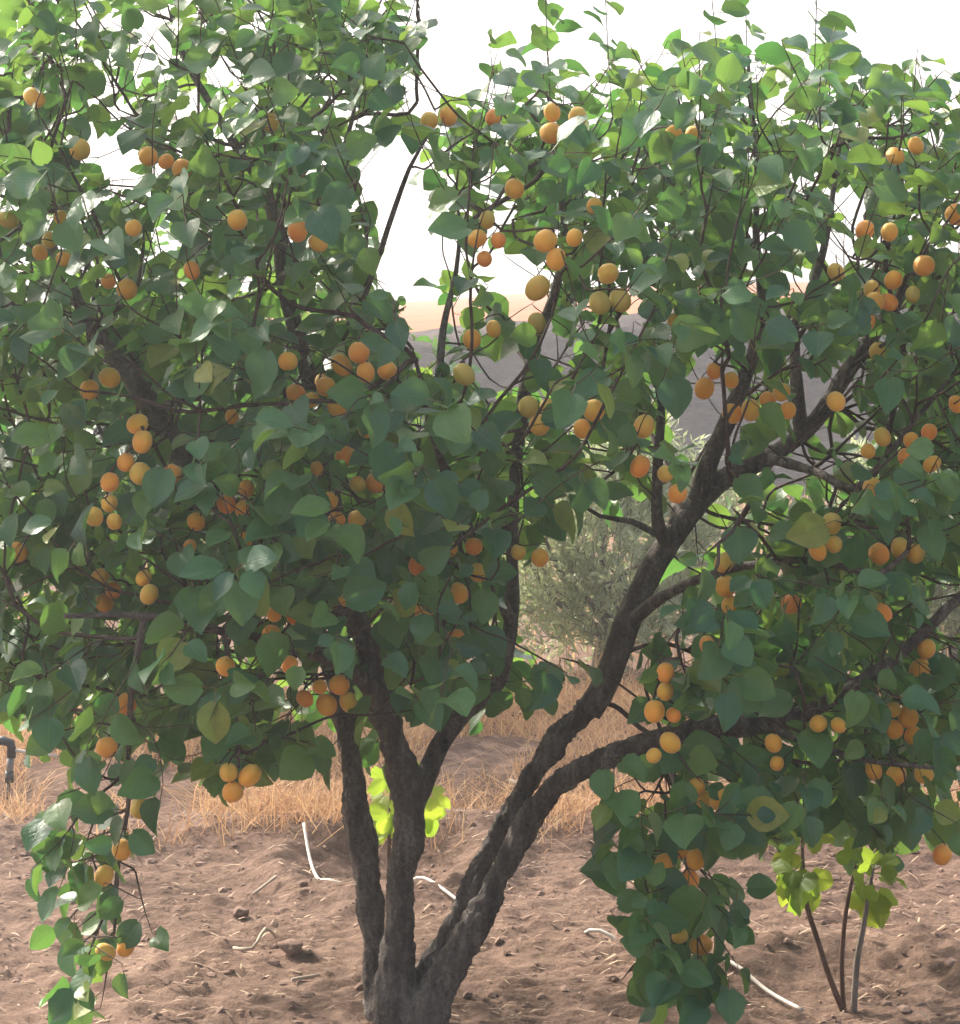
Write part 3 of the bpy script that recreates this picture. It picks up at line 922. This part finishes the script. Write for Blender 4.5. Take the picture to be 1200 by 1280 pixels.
for name, s in limb_paths:
    if name != "limb": continue
    sides = 16 if s[0, 3] > .018 else 8
    fine = spline(s, 0.009) if s[0, 3] > .012 else s
    v, f = tube(fine[:, :3], np.maximum(fine[:, 3], .002), sides)
    mm = mesh("limb", v, f, M['bark'])
    mm.vertices.foreach_set('co', (roughen(mm, 0.10 * float(np.mean(s[:, 3]))) - TREE0).ravel()); mm.update()
    obj("limb", mm, tree)
o = obj("twigs", sh.mesh("twigs", M['twig'], TREE0), tree); o["kind"] = "stuff"
build_leaves(LV, own1, tree, TREE0, 300)

def fruit_mesh(seed, green=False):
    r = np.random.default_rng(seed)
    nu, nv = 18, 11
    V, fs = [], []
    el = r.uniform(.98, 1.12)
    for j in range(1, nv):
        th = math.pi * j / nv
        for i in range(nu):
            ph = 2 * math.pi * i / nu
            rr = math.sin(th)
            groove = 1 - 0.15 * math.exp(-(min(ph, 2 * math.pi - ph) / .26) ** 2)
            z = math.cos(th) * el - 0.16 * math.exp(-(rr / .28) ** 2) * (1 if math.cos(th) > 0 else -.3)
            V.append((rr * groove * math.cos(ph), rr * math.sin(ph) * .94, z))
    V.append((0, 0, .86 * el)); V.append((0, 0, -.97 * el))
    for j in range(nv - 2):
        for i in range(nu):
            fs.append((j * nu + i, (j + 1) * nu + i, (j + 1) * nu + (i + 1) % nu, j * nu + (i + 1) % nu))
    a, b = len(V) - 2, len(V) - 1
    for i in range(nu):
        fs.append((a, i, (i + 1) % nu)); fs.append((b, (nv - 2) * nu + (i + 1) % nu, (nv - 2) * nu + i))
    V = np.array(V) * 0.0173
    V *= 1 + 0.03 * (noise3(V * 60, seed)[:, None] - .5)
    return mesh("apricot", V, fs, M['green_fruit'] if green else M['fruit'])
FM = [fruit_mesh(k) for k in range(4)]; FG = [fruit_mesh(9 + k, True) for k in range(2)]
fc = [at(px_, py_, Yd_) for px_, py_, Yd_, _ in fruits]
for _ in range(12):                           # nudge overlapping fruit apart
    for i in range(len(fc)):
        for j in range(i):
            d = fc[i] - fc[j]; L = np.linalg.norm(d)
            if L < .036:
                c = d / (L + 1e-9) * (.036 - L) * .5
                c[1] = c[1] * 2 + (.001 if i % 2 else -.001)
                fc[i] = fc[i] + c; fc[j] = fc[j] - c
for k, (px_, py_, Yd_, g_) in enumerate(fruits):
    o = bpy.data.objects.new("apricot", (FG if g_ else FM)[k % (2 if g_ else 4)])
    COL.objects.link(o); o.parent = tree
    s = rng.uniform(.78, 1.14)
    o.location = fc[k] - TREE0
    o.scale = (s * rng.uniform(.92, 1.05), s * rng.uniform(.92, 1.05), s * rng.uniform(.98, 1.16))
    o.rotation_euler = (rng.normal(0, .5), rng.normal(0, .5), rng.uniform(0, 6.28))

# ------------------------------------------------------------------ rear apricot tree
tree2 = thing("apricot_tree", T2, "bright sunlit smaller apricot tree standing behind the fruit laden one", "tree")
v, f = tube(spline(np.array([(*(T2 + np.array([0, 0, -.05])), .075), (*(T2 + np.array([.01, 0, .2])), .058), (*(T2 + np.array([0, 0, .42])), .054)]), .03)[:, :3],
            spline(np.array([(0, 0, 0, .075), (0, 0, .25, .058), (0, 0, .47, .054)]), .03)[:, 3], 14)
obj("trunk", mesh("trunk", v - T2, f, M['bark']), tree2)
for l in limbs2:
    v, f = tube(l[:, :3], l[:, 3], 10)
    obj("limb", mesh("limb", v - T2, f, M['bark']), tree2)
o = obj("twigs", sh2.mesh("twigs", M['twig'], T2), tree2); o["kind"] = "stuff"
build_leaves(LV2, own2, tree2, T2, 300)

# ------------------------------------------------------------------ olive trees
def olive(px, Yd, h, rx, label, seed):
    r = np.random.default_rng(seed)
    x = at(px, 480, Yd)[0]
    base = np.array([x, Yd, gz(x, Yd)])
    root = thing("olive_tree", base, label, "tree")
    pts = np.array([(*(base + np.array([0, 0, -.05])), .07), (*(base + np.array([.03, 0, .25])), .05), (*(base + np.array([-.02, 0, h * .45])), .03)])
    s = spline(pts, .04); v, f = tube(s[:, :3], s[:, 3], 10)
    obj("trunk", mesh("trunk", v - base, f, M['pale_bark']), root)
    lm = MB(); fol = MB(); ends = []
    for k in range(9):
        a = k * .7 + r.random()
        e = np.array([math.cos(a), math.sin(a), 0])
        st = base + np.array([0, 0, h * r.uniform(.15, .4)])
        pp = np.array([(*st, .022), (*(st + e * rx * .5 + np.array([0, 0, h * .2])), .013), (*(st + e * rx * .8 + np.array([0, 0, h * .45])), .005)])
        s = spline(pp, .05); v, f = tube(s[:, :3], s[:, 3], 7)
        obj("limb", mesh("limb", v - base, f, M['pale_bark']), root)
    c = base + np.array([0, 0, h * .55])
    for k in range(1150):
        d = nrm(r.normal(0, 1, 3)); rad = r.uniform(.3, 1) ** .4
        p = c + d * rad * np.array([rx, rx, h * .5]) * (1 + .25 * math.sin(5 * d[0] + seed) * math.sin(4 * d[2]))
        if p[2] < .08: continue
        up = nrm(d * .5 + np.array([0, 0, .8]) + r.normal(0, .35, 3))
        L = r.uniform(.12, .26); m = 9
        tv, tf = tube(np.array([p, p + up * L * .5, p + up * L]), [.0022, .0017, .001], 3)
        lm.add(tv, tf)
        for q in range(m):
            for sgn in (-1, 1):
                b = p + up * L * (q + .5) / m
                sd = nrm(np.cross(up, nrm(r.normal(0, 1, 3))))
                t = nrm(up * .8 + sd * .8); w = nrm(np.cross(t, r.normal(0, 1, 3))) * .0075; l_ = r.uniform(.035, .065)
                nz = np.cross(t, w) * .25
                fol.add([b, b + t * l_ * .5 + w + nz, b + t * l_, b + t * l_ * .5 - w + nz], [(0, 1, 2), (0, 2, 3)], np.array([(.5, 0), (1, .5), (.5, 1), (0, .5)]))
    o = obj("twigs", lm.mesh("twigs", M['pale_bark'], True, base), root); o["kind"] = "stuff"
    o = obj("crown", fol.mesh("crown", M['olive_leaf'], True, base), root); o["kind"] = "stuff"
    return root
olive(755, 5.2, 0.98, .52, "low rounded grey green olive tree seen through the fork of the apricot", 3)
olive(1195, 5.6, 0.95, .55, "grey green olive tree beside the drooping right end of the apricot", 4)

# ------------------------------------------------------------------ fig saplings
def fig_leaf_mesh(seed):
    r = np.random.default_rng(seed)
    lob = []
    for a in np.linspace(-2.4, 2.4, 27):
        c_ = abs(math.cos(a * 2.05)) ** 0.7
        lob.append((a, (0.50 + 0.50 * c_) * (1.1 - .2 * abs(a) / 2.4)))
    V = [(0, .4, 0)]; UV = [(.5, .0)]
    for f_ in (.5, 1.0):
        for a, q in lob:
            rr = q * f_ * (1 + r.normal(0, .05)) * .62
            if f_ < 1: rr = .3 * (q * .4 + .45)
            x, y = rr * math.sin(a), rr * math.cos(a)
            V.append((x, .4 + y, .22 * abs(x) - .55 * rr * rr * (1.2 + r.normal(0, .25)) + r.normal(0, .012))); UV.append((.5 + .5 * x, .5 + .5 * y))
    n = len(lob); fs = []
    for i in range(n - 1):
        fs.append((0, 1 + i + 1, 1 + i)); fs.append((1 + i, 1 + i + 1, 1 + n + i + 1, 1 + n + i))
    b = len(V)
    for y, z in ((0, .05), (.41, 0)):
        for a in range(3):
            V.append((.02 * math.cos(a * 2.1), y, z - .012 + .02 * math.sin(a * 2.1))); UV.append((.5, -.5))
    for a in range(3): fs.append((b + a, b + (a + 1) % 3, b + 3 + (a + 1) % 3, b + 3 + a))
    return mesh("leaf", V, fs, M['fig_leaf'], True, UV)
FIGL = [fig_leaf_mesh(k) for k in range(3)]
def fig(base, stems, leaves, label):
    base = np.array(base); base[2] = gz(base[0], base[1])
    root = thing("fig_sapling", base, label, "sapling", )
    for pts, mat in stems:
        w = limb_world(pts); w[0, 2] = base[2] - .03
        s = spline(w, .02); v, f = tube(s[:, :3], s[:, 3], 8)
        obj("stem", mesh("stem", v - base, f, M[mat]), root)
    for k, (ax, ay, tx, ty, dn, sz) in enumerate(leaves):
        Yd = base[1] + rng.uniform(-.05, .05)
        a = at(ax, ay, Yd); t = nrm(at(tx, ty, Yd + rng.uniform(-.05, .05)) - a)
        n_ = np.array([rng.normal(0, .35), -.55 + rng.normal(0, .4), .75]); n_ = nrm(n_ - t * (n_ @ t))
        s = np.cross(t, n_); z = sz * 1.1
        o = bpy.data.objects.new("leaf", FIGL[k % 3]); COL.objects.link(o); o.parent = root
        o.matrix_local = Matrix([[s[i] * z, t[i] * z, n_[i] * z, a[i] - base[i]] for i in range(3)] + [[0, 0, 0, 1]])
    return root
d1 = FIG1[1]
fig(FIG1, [([(1062, 1262, d1, 8), (1037, 1222, d1, 7.5), (1022, 1175, d1, 7), (1008, 1130, d1, 6.5), (1004, 1085, d1, 5), (1002, 1040, d1 + .02, 3.5)], 'red_bark'),
           ([(1056, 1262, d1 + .02, 7), (1052, 1210, d1 + .02, 6.5), (1056, 1150, d1 + .02, 6), (1064, 1105, d1 + .02, 4.5), (1070, 1080, d1 + .02, 3)], 'red_bark'),
           ([(1066, 1264, d1 - .02, 9), (1071, 1205, d1 - .02, 8), (1080, 1155, d1 - .02, 7), (1087, 1110, d1 - .02, 5), (1092, 1085, d1 - .02, 3)], 'pale_bark')],
    [(1002, 1045, 985, 1018, 1, .055), (1002, 1042, 1012, 1015, 1, .05), (1003, 1050, 1035, 1045, 1, .055), (1002, 1055, 965, 1050, 1, .06), (1003, 1062, 962, 1075, 1, .062), (1004, 1075, 970, 1115, 1, .075), (1004, 1080, 985, 1135, 1, .085),
     (1005, 1078, 1012, 1130, 1, .085), (1005, 1085, 1000, 1130, 1, .08), (1005, 1090, 962, 1140, 1, .07),
     (1068, 1085, 1062, 1050, 1, .055), (1090, 1090, 1112, 1075, 1, .06), (1090, 1092, 1115, 1095, 1, .065), (1088, 1100, 1105, 1140, 1, .085), (1086, 1105, 1085, 1150, 1, .08),
     (1088, 1095, 1070, 1120, 1, .065), (1090, 1088, 1085, 1060, 1, .05), (1070, 1082, 1090, 1075, 1, .05)],
    "bright yellow green fig sapling with three thin stems in dug soil")
d2 = FIG2[1]
fig(FIG2, [([(487, 1100, d2, 6), (486, 1060, d2, 5), (488, 1010, d2, 4), (490, 960, d2, 3)], 'red_bark'), ([(490, 1100, d2 + .02, 5), (512, 1040, d2, 4.5), (530, 990, d2, 3)], 'red_bark')],
    [(488, 1000, 478, 1045, 1, .085), (487, 1010, 490, 1055, 1, .08), (489, 985, 470, 1005, 1, .075), (489, 990, 505, 1020, 1, .07), (530, 1000, 540, 1035, 1, .08), (529, 995, 532, 1045, 1, .085), (530, 990, 552, 1000, 1, .065),
     (530, 985, 522, 960, 1, .06), (490, 965, 475, 980, 1, .07), (490, 962, 500, 945, 1, .06), (487, 1020, 470, 1050, 1, .07)],
    "light green fig sapling half hidden behind the apricot stems")

# ------------------------------------------------------------------ dry grass
def blades_mesh(name, xs, ys, hs_, ws, lean, mat):
    n = len(xs); hs_ = np.asarray(hs_)
    z0 = ground_h(xs, ys) - .01
    a = rng.random(n) * 6.283
    la = rng.random(n) * 6.283
    ln = lean * rng.random(n) * hs_
    side = np.stack([np.cos(a), np.sin(a), a * 0], -1)
    base = np.stack([xs, ys, z0], -1)
    ld = np.stack([np.cos(la), np.sin(la), la * 0], -1)
    mid = base + ld * (ln * .35)[:, None]; mid[:, 2] += hs_ * .6
    tip = base + ld * ln[:, None]; tip[:, 2] += hs_ * rng.uniform(.75, 1.05, n)
    w = ws[:, None] * side
    V = np.stack([base - w, base + w, mid - w * .7, mid + w * .7, tip], 1).reshape(-1, 3)
    k = (np.arange(n) * 5)[:, None]
    fs = np.concatenate([k + [0, 1, 3], k + [0, 3, 2], k + [2, 3, 4]])
    return mesh(name, V, fs, mat, False)
def scatter(n, x0, x1, y0, y1, thr, sc, seed):
    x = rng.uniform(x0, x1, n * 4); y = rng.uniform(y0, y1, n * 4)
    p = noise2(x * sc, y * sc, seed) + .35 * noise2(x * sc * 3.1, y * sc * 3.1, seed + 1)
    k = p > thr
    return x[k][:n], y[k][:n]
x1, y1 = scatter(60000, -5, 5, 1.38, 4.6, .62, 2.2, 31)
ed = np.clip((y1 - 1.38 - .22 * noise2(x1 * 3, x1 * 0, 33)) / .18, 0, 1)
k = rng.random(len(x1)) < ed * np.where((x1 > -.35) & (x1 < .35) & (y1 > 2.1) & (y1 < 2.75), .35, 1)
x1, y1 = x1[k], y1[k]
hgt = rng.uniform(.04, .17, len(x1)) * (0.6 + .8 * noise2(x1 * 2.2, y1 * 2.2, 36))
tag(obj("dry_grass", blades_mesh("dry_grass", x1, y1, hgt, rng.uniform(.0011, .0028, len(x1)), 2.6, M['straw'])), "strip of dry straw coloured grass along the edge of the bare soil", "grass", kind="stuff")
x2, y2 = scatter(16000, -9, 9, 4.4, 19.3, .55, .6, 41)
tag(obj("dry_weeds", blades_mesh("dry_weeds", x2, y2, rng.uniform(.1, .34, len(x2)), rng.uniform(.003, .008, len(x2)), .9, M['straw'])), "sparse dry weeds between the orchard and the bank", "grass", kind="stuff")

# straw litter and clods on the bare soil
n = 4200
xs = rng.uniform(-2.6, 2.6, n); ys = rng.uniform(-.6, 2.0, n)
mb = MB()
zz = ground_h(xs, ys)
for k in range(n):
    L = rng.uniform(.012, .05) * (2.2 if rng.random() < .06 else 1); a = rng.normal(0, .7) + (math.pi if rng.random() < .5 else 0); w = rng.uniform(.0012, .0035)
    d = np.array([math.cos(a), math.sin(a), rng.normal(0, .12)]); s = np.array([-math.sin(a), math.cos(a), 0]) * w
    p = np.array([xs[k], ys[k], zz[k] + .006]); bend = np.array([0, 0, rng.uniform(.0, .25) * L]) + np.array([-math.sin(a), math.cos(a), 0]) * L * rng.normal(0, .15)
    mb.add([p - s, p + s, p + d * L * .5 + bend + s, p + d * L * .5 + bend - s, p + d * L], [(0, 1, 2, 3), (3, 2, 4)])
tag(obj("straw_litter", mb.mesh("straw_litter", M['litter'], False)), "scraps of dry straw scattered over the bare soil", "straw", kind="stuff")
def clod(r, seed, flat=.7):
    q = np.random.default_rng(seed)
    V, fs = [], []
    t = (1 + 5 ** .5) / 2
    V = np.array([(-1, t, 0), (1, t, 0), (-1, -t, 0), (1, -t, 0), (0, -1, t), (0, 1, t), (0, -1, -t), (0, 1, -t), (t, 0, -1), (t, 0, 1), (-t, 0, -1), (-t, 0, 1)]) / 1.9
    fs = [(0, 11, 5), (0, 5, 1), (0, 1, 7), (0, 7, 10), (0, 10, 11), (1, 5, 9), (5, 11, 4), (11, 10, 2), (10, 7, 6), (7, 1, 8), (3, 9, 4), (3, 4, 2), (3, 2, 6), (3, 6, 8), (3, 8, 9), (4, 9, 5), (2, 4, 11), (6, 2, 10), (8, 6, 7), (9, 8, 1)]
    return V * q.uniform(.65, 1.25, (12, 1)) * r * np.array([q.uniform(.8, 1.4), q.uniform(.8, 1.2), flat]), fs
mb = MB()
n = 2600
xs = rng.uniform(-2.6, 2.6, n); ys = rng.uniform(-.6, 2.2, n); zz = ground_h(xs, ys)
for k in range(n):
    v, f = clod(.003 + .013 * rng.random() ** 4, k)
    mb.add(v + np.array([xs[k], ys[k], zz[k] + .001]), f)
tag(obj("soil_crumbs", mb.mesh("soil_crumbs", M['clod'], False)), "small crumbs of dry soil strewn over the orchard floor", "soil", kind="stuff")

def big_clod(px, py, rpx, label):
    d = ground_dist(py); p = at(px, py, d - 4.2)
    r = rpx / F * d
    v, f = clod(r, int(px), .75)
    m = mesh("soil_clod", v, f, M['clod'], True)
    o = obj("soil_clod", m, None, (p[0], p[1], gz(p[0], p[1]) + r * .3))
    s = o.modifiers.new("s", 'SUBSURF'); s.levels = s.render_levels = 2; s.subdivision_type = 'SIMPLE'
    tx = bpy.data.textures.new("c", 'CLOUDS'); tx.noise_scale = r * .5
    dm = o.modifiers.new("d", 'DISPLACE'); dm.texture = tx; dm.strength = r * .45; dm.texture_coords = 'LOCAL'
    tag(o, label, "clod", "dark clods lying on the bare soil")
big_clod(364, 1203, 15, "largest dark soil clod, beside a dry twig on bare ground")
big_clod(343, 1192, 8, "small dark clod touching the largest clod")
big_clod(300, 1150, 10, "dark flat clod on the soil midway between the hanging shoot and the stems")
big_clod(1170, 1183, 7, "small dark clod to the side of the fig sapling")

# sticks
def stick(pts, r, name, label, cat, mat, group=None):
    w = []
    for px, py, up in pts:
        d = ground_dist(py); p = at(px, py, d - 4.2); w.append((p[0], p[1], gz(p[0], p[1]) + up, r))
    w = np.array(w); s = spline(w, .02); o0 = w[0, :3]
    v, f = tube(s[:, :3] - o0, s[:, 3] * (1 + .15 * np.sin(np.arange(len(s)) * 1.7)) if mat == 'dry_wood' else s[:, 3], 8)
    return tag(obj(name, mesh(name, v, f, M[mat]), None, o0), label, cat, group)
stick([(292, 1192, .01), (315, 1196, .012), (332, 1186, .03), (345, 1182, .012)], .004, "dry_twig", "bent dry twig lying beside the largest dark clod", "twig", 'dry_wood')
stick([(637, 974, .02), (652, 977, .02)], .007, "dry_stick", "short pale stick on the dry grass beyond the stems", "stick", 'dry_wood')
stick([(365, 1236, .01), (400, 1231, .01)], .004, "dry_stick", "straight pale stick lying on the soil near the trunk", "stick", 'dry_wood')
stick([(316, 1130, .01), (345, 1117, .014)], .004, "dry_stick", "thin reddish stick on the soil near the white hose end", "stick", 'dry_wood')
hp = [(380, 1078, .05), (388, 1092, .02), (398, 1108, .012), (412, 1117, .012), (440, 1118, .0), (470, 1119, -.03), (505, 1121, .008), (530, 1124, .014), (572, 1139, .012), (610, 1150, -.04), (660, 1162, -.05), (715, 1175, -.025), (737, 1180, .012), (765, 1184, .010), (800, 1193, -.04), (870, 1208, -.03), (912, 1222, .012), (960, 1238, .014), (1003, 1257, .012)]
stick(hp, .0046, "irrigation_hose", "weathered white irrigation hose half buried in the soil", "hose", 'white_hose')

# drip riser at the edge of the grass
dr = ground_dist(1003); yr = dr - 4.2
b = at(9, 1003, yr); b[2] = gz(b[0], b[1])
riser = thing("irrigation_riser", b, "black irrigation riser with grey sleeve and side pipe in dry grass", "irrigation riser")
def part(name, pts, mat, parent, base, sides=10):
    w = limb_world(pts); v, f = tube(w[:, :3], w[:, 3], sides)
    return obj(name, mesh(name, v - base, f, M[mat]), parent)
part("stake", [(8, 1010, yr, 5), (9, 1000, yr, 5), (11, 976, yr, 5)], 'black_plastic', riser, b)
part("collar", [(11.5, 978, yr, 11), (12, 964, yr, 11)], 'black_plastic', riser, b)
part("sleeve", [(12, 965, yr, 9), (14, 945, yr, 9)], 'grey_plastic', riser, b)
el = part("elbow", [(14, 947, yr, 11.5), (14.5, 936, yr, 11.5), (13, 929, yr, 12), (5, 926, yr, 12), (-6, 926, yr, 12)], 'black_plastic', riser, b)
part("side_pipe", [(-4, 926, yr, 9), (-60, 930, yr, 9), (-140, 945, yr + .05, 9), (-200, 1008, yr + .1, 9)], 'black_plastic', riser, b)
part("outlet_tube", [(14, 937, yr, 5), (26, 939, yr, 4.5), (55, 943, yr, 4.5), (71, 945, yr, 4.5)], 'white_hose', riser, b)

# bare shrub on top of the bank
bs = np.array([at(1063, 300, 20.8)[0], 21.2, 1.95])
shrub = thing("bare_shrub", bs, "thin leafless shrub on top of the dark bank", "shrub")
w = [(0, 0, -.1, .016), (.01, 0, .5, .012), (-.01, 0, 1.0, .008), (.02, 0, 1.45, .004)]
s = spline(np.array(w), .05); v, f = tube(s[:, :3], s[:, 3], 6); obj("stem", mesh("stem", v, f, M['twig']), shrub)
for k in range(9):
    z = .35 + k * .11; a = k * 2.4
    v, f = tube(np.array([(0, 0, z), (.16 * math.cos(a), .16 * math.sin(a), z + .14), (.24 * math.cos(a), .24 * math.sin(a), z + .33)]), [.006, .005, .002], 5)
    obj("branch", mesh("branch", v, f, M['twig']), shrub)

# ------------------------------------------------------------------ hazy air, added to lift the dark tones like veiling glare
hz = NT("hazy_air")
pv = hz.n("VolumePrincipled")
pv.inputs['Color'].default_value = (0.92, 0.95, 1.0, 1)
pv.inputs['Density'].default_value = 0.0066
pv.inputs['Anisotropy'].default_value = 0.35
hz.l(pv.outputs[0], hz.out.inputs['Volume'])
c8 = [(x, y, z) for z in (-1.6, 22) for y in (-270, 270) for x in (-275, 290)]
hm = mesh("haze", c8, [(0, 2, 3, 1), (4, 5, 7, 6), (0, 1, 5, 4), (2, 6, 7, 3), (0, 4, 6, 2), (1, 3, 7, 5)], hz.m, False)
tag(obj("haze", hm), "thin pale haze added over the orchard as veiling glare", "haze", kind="stuff")
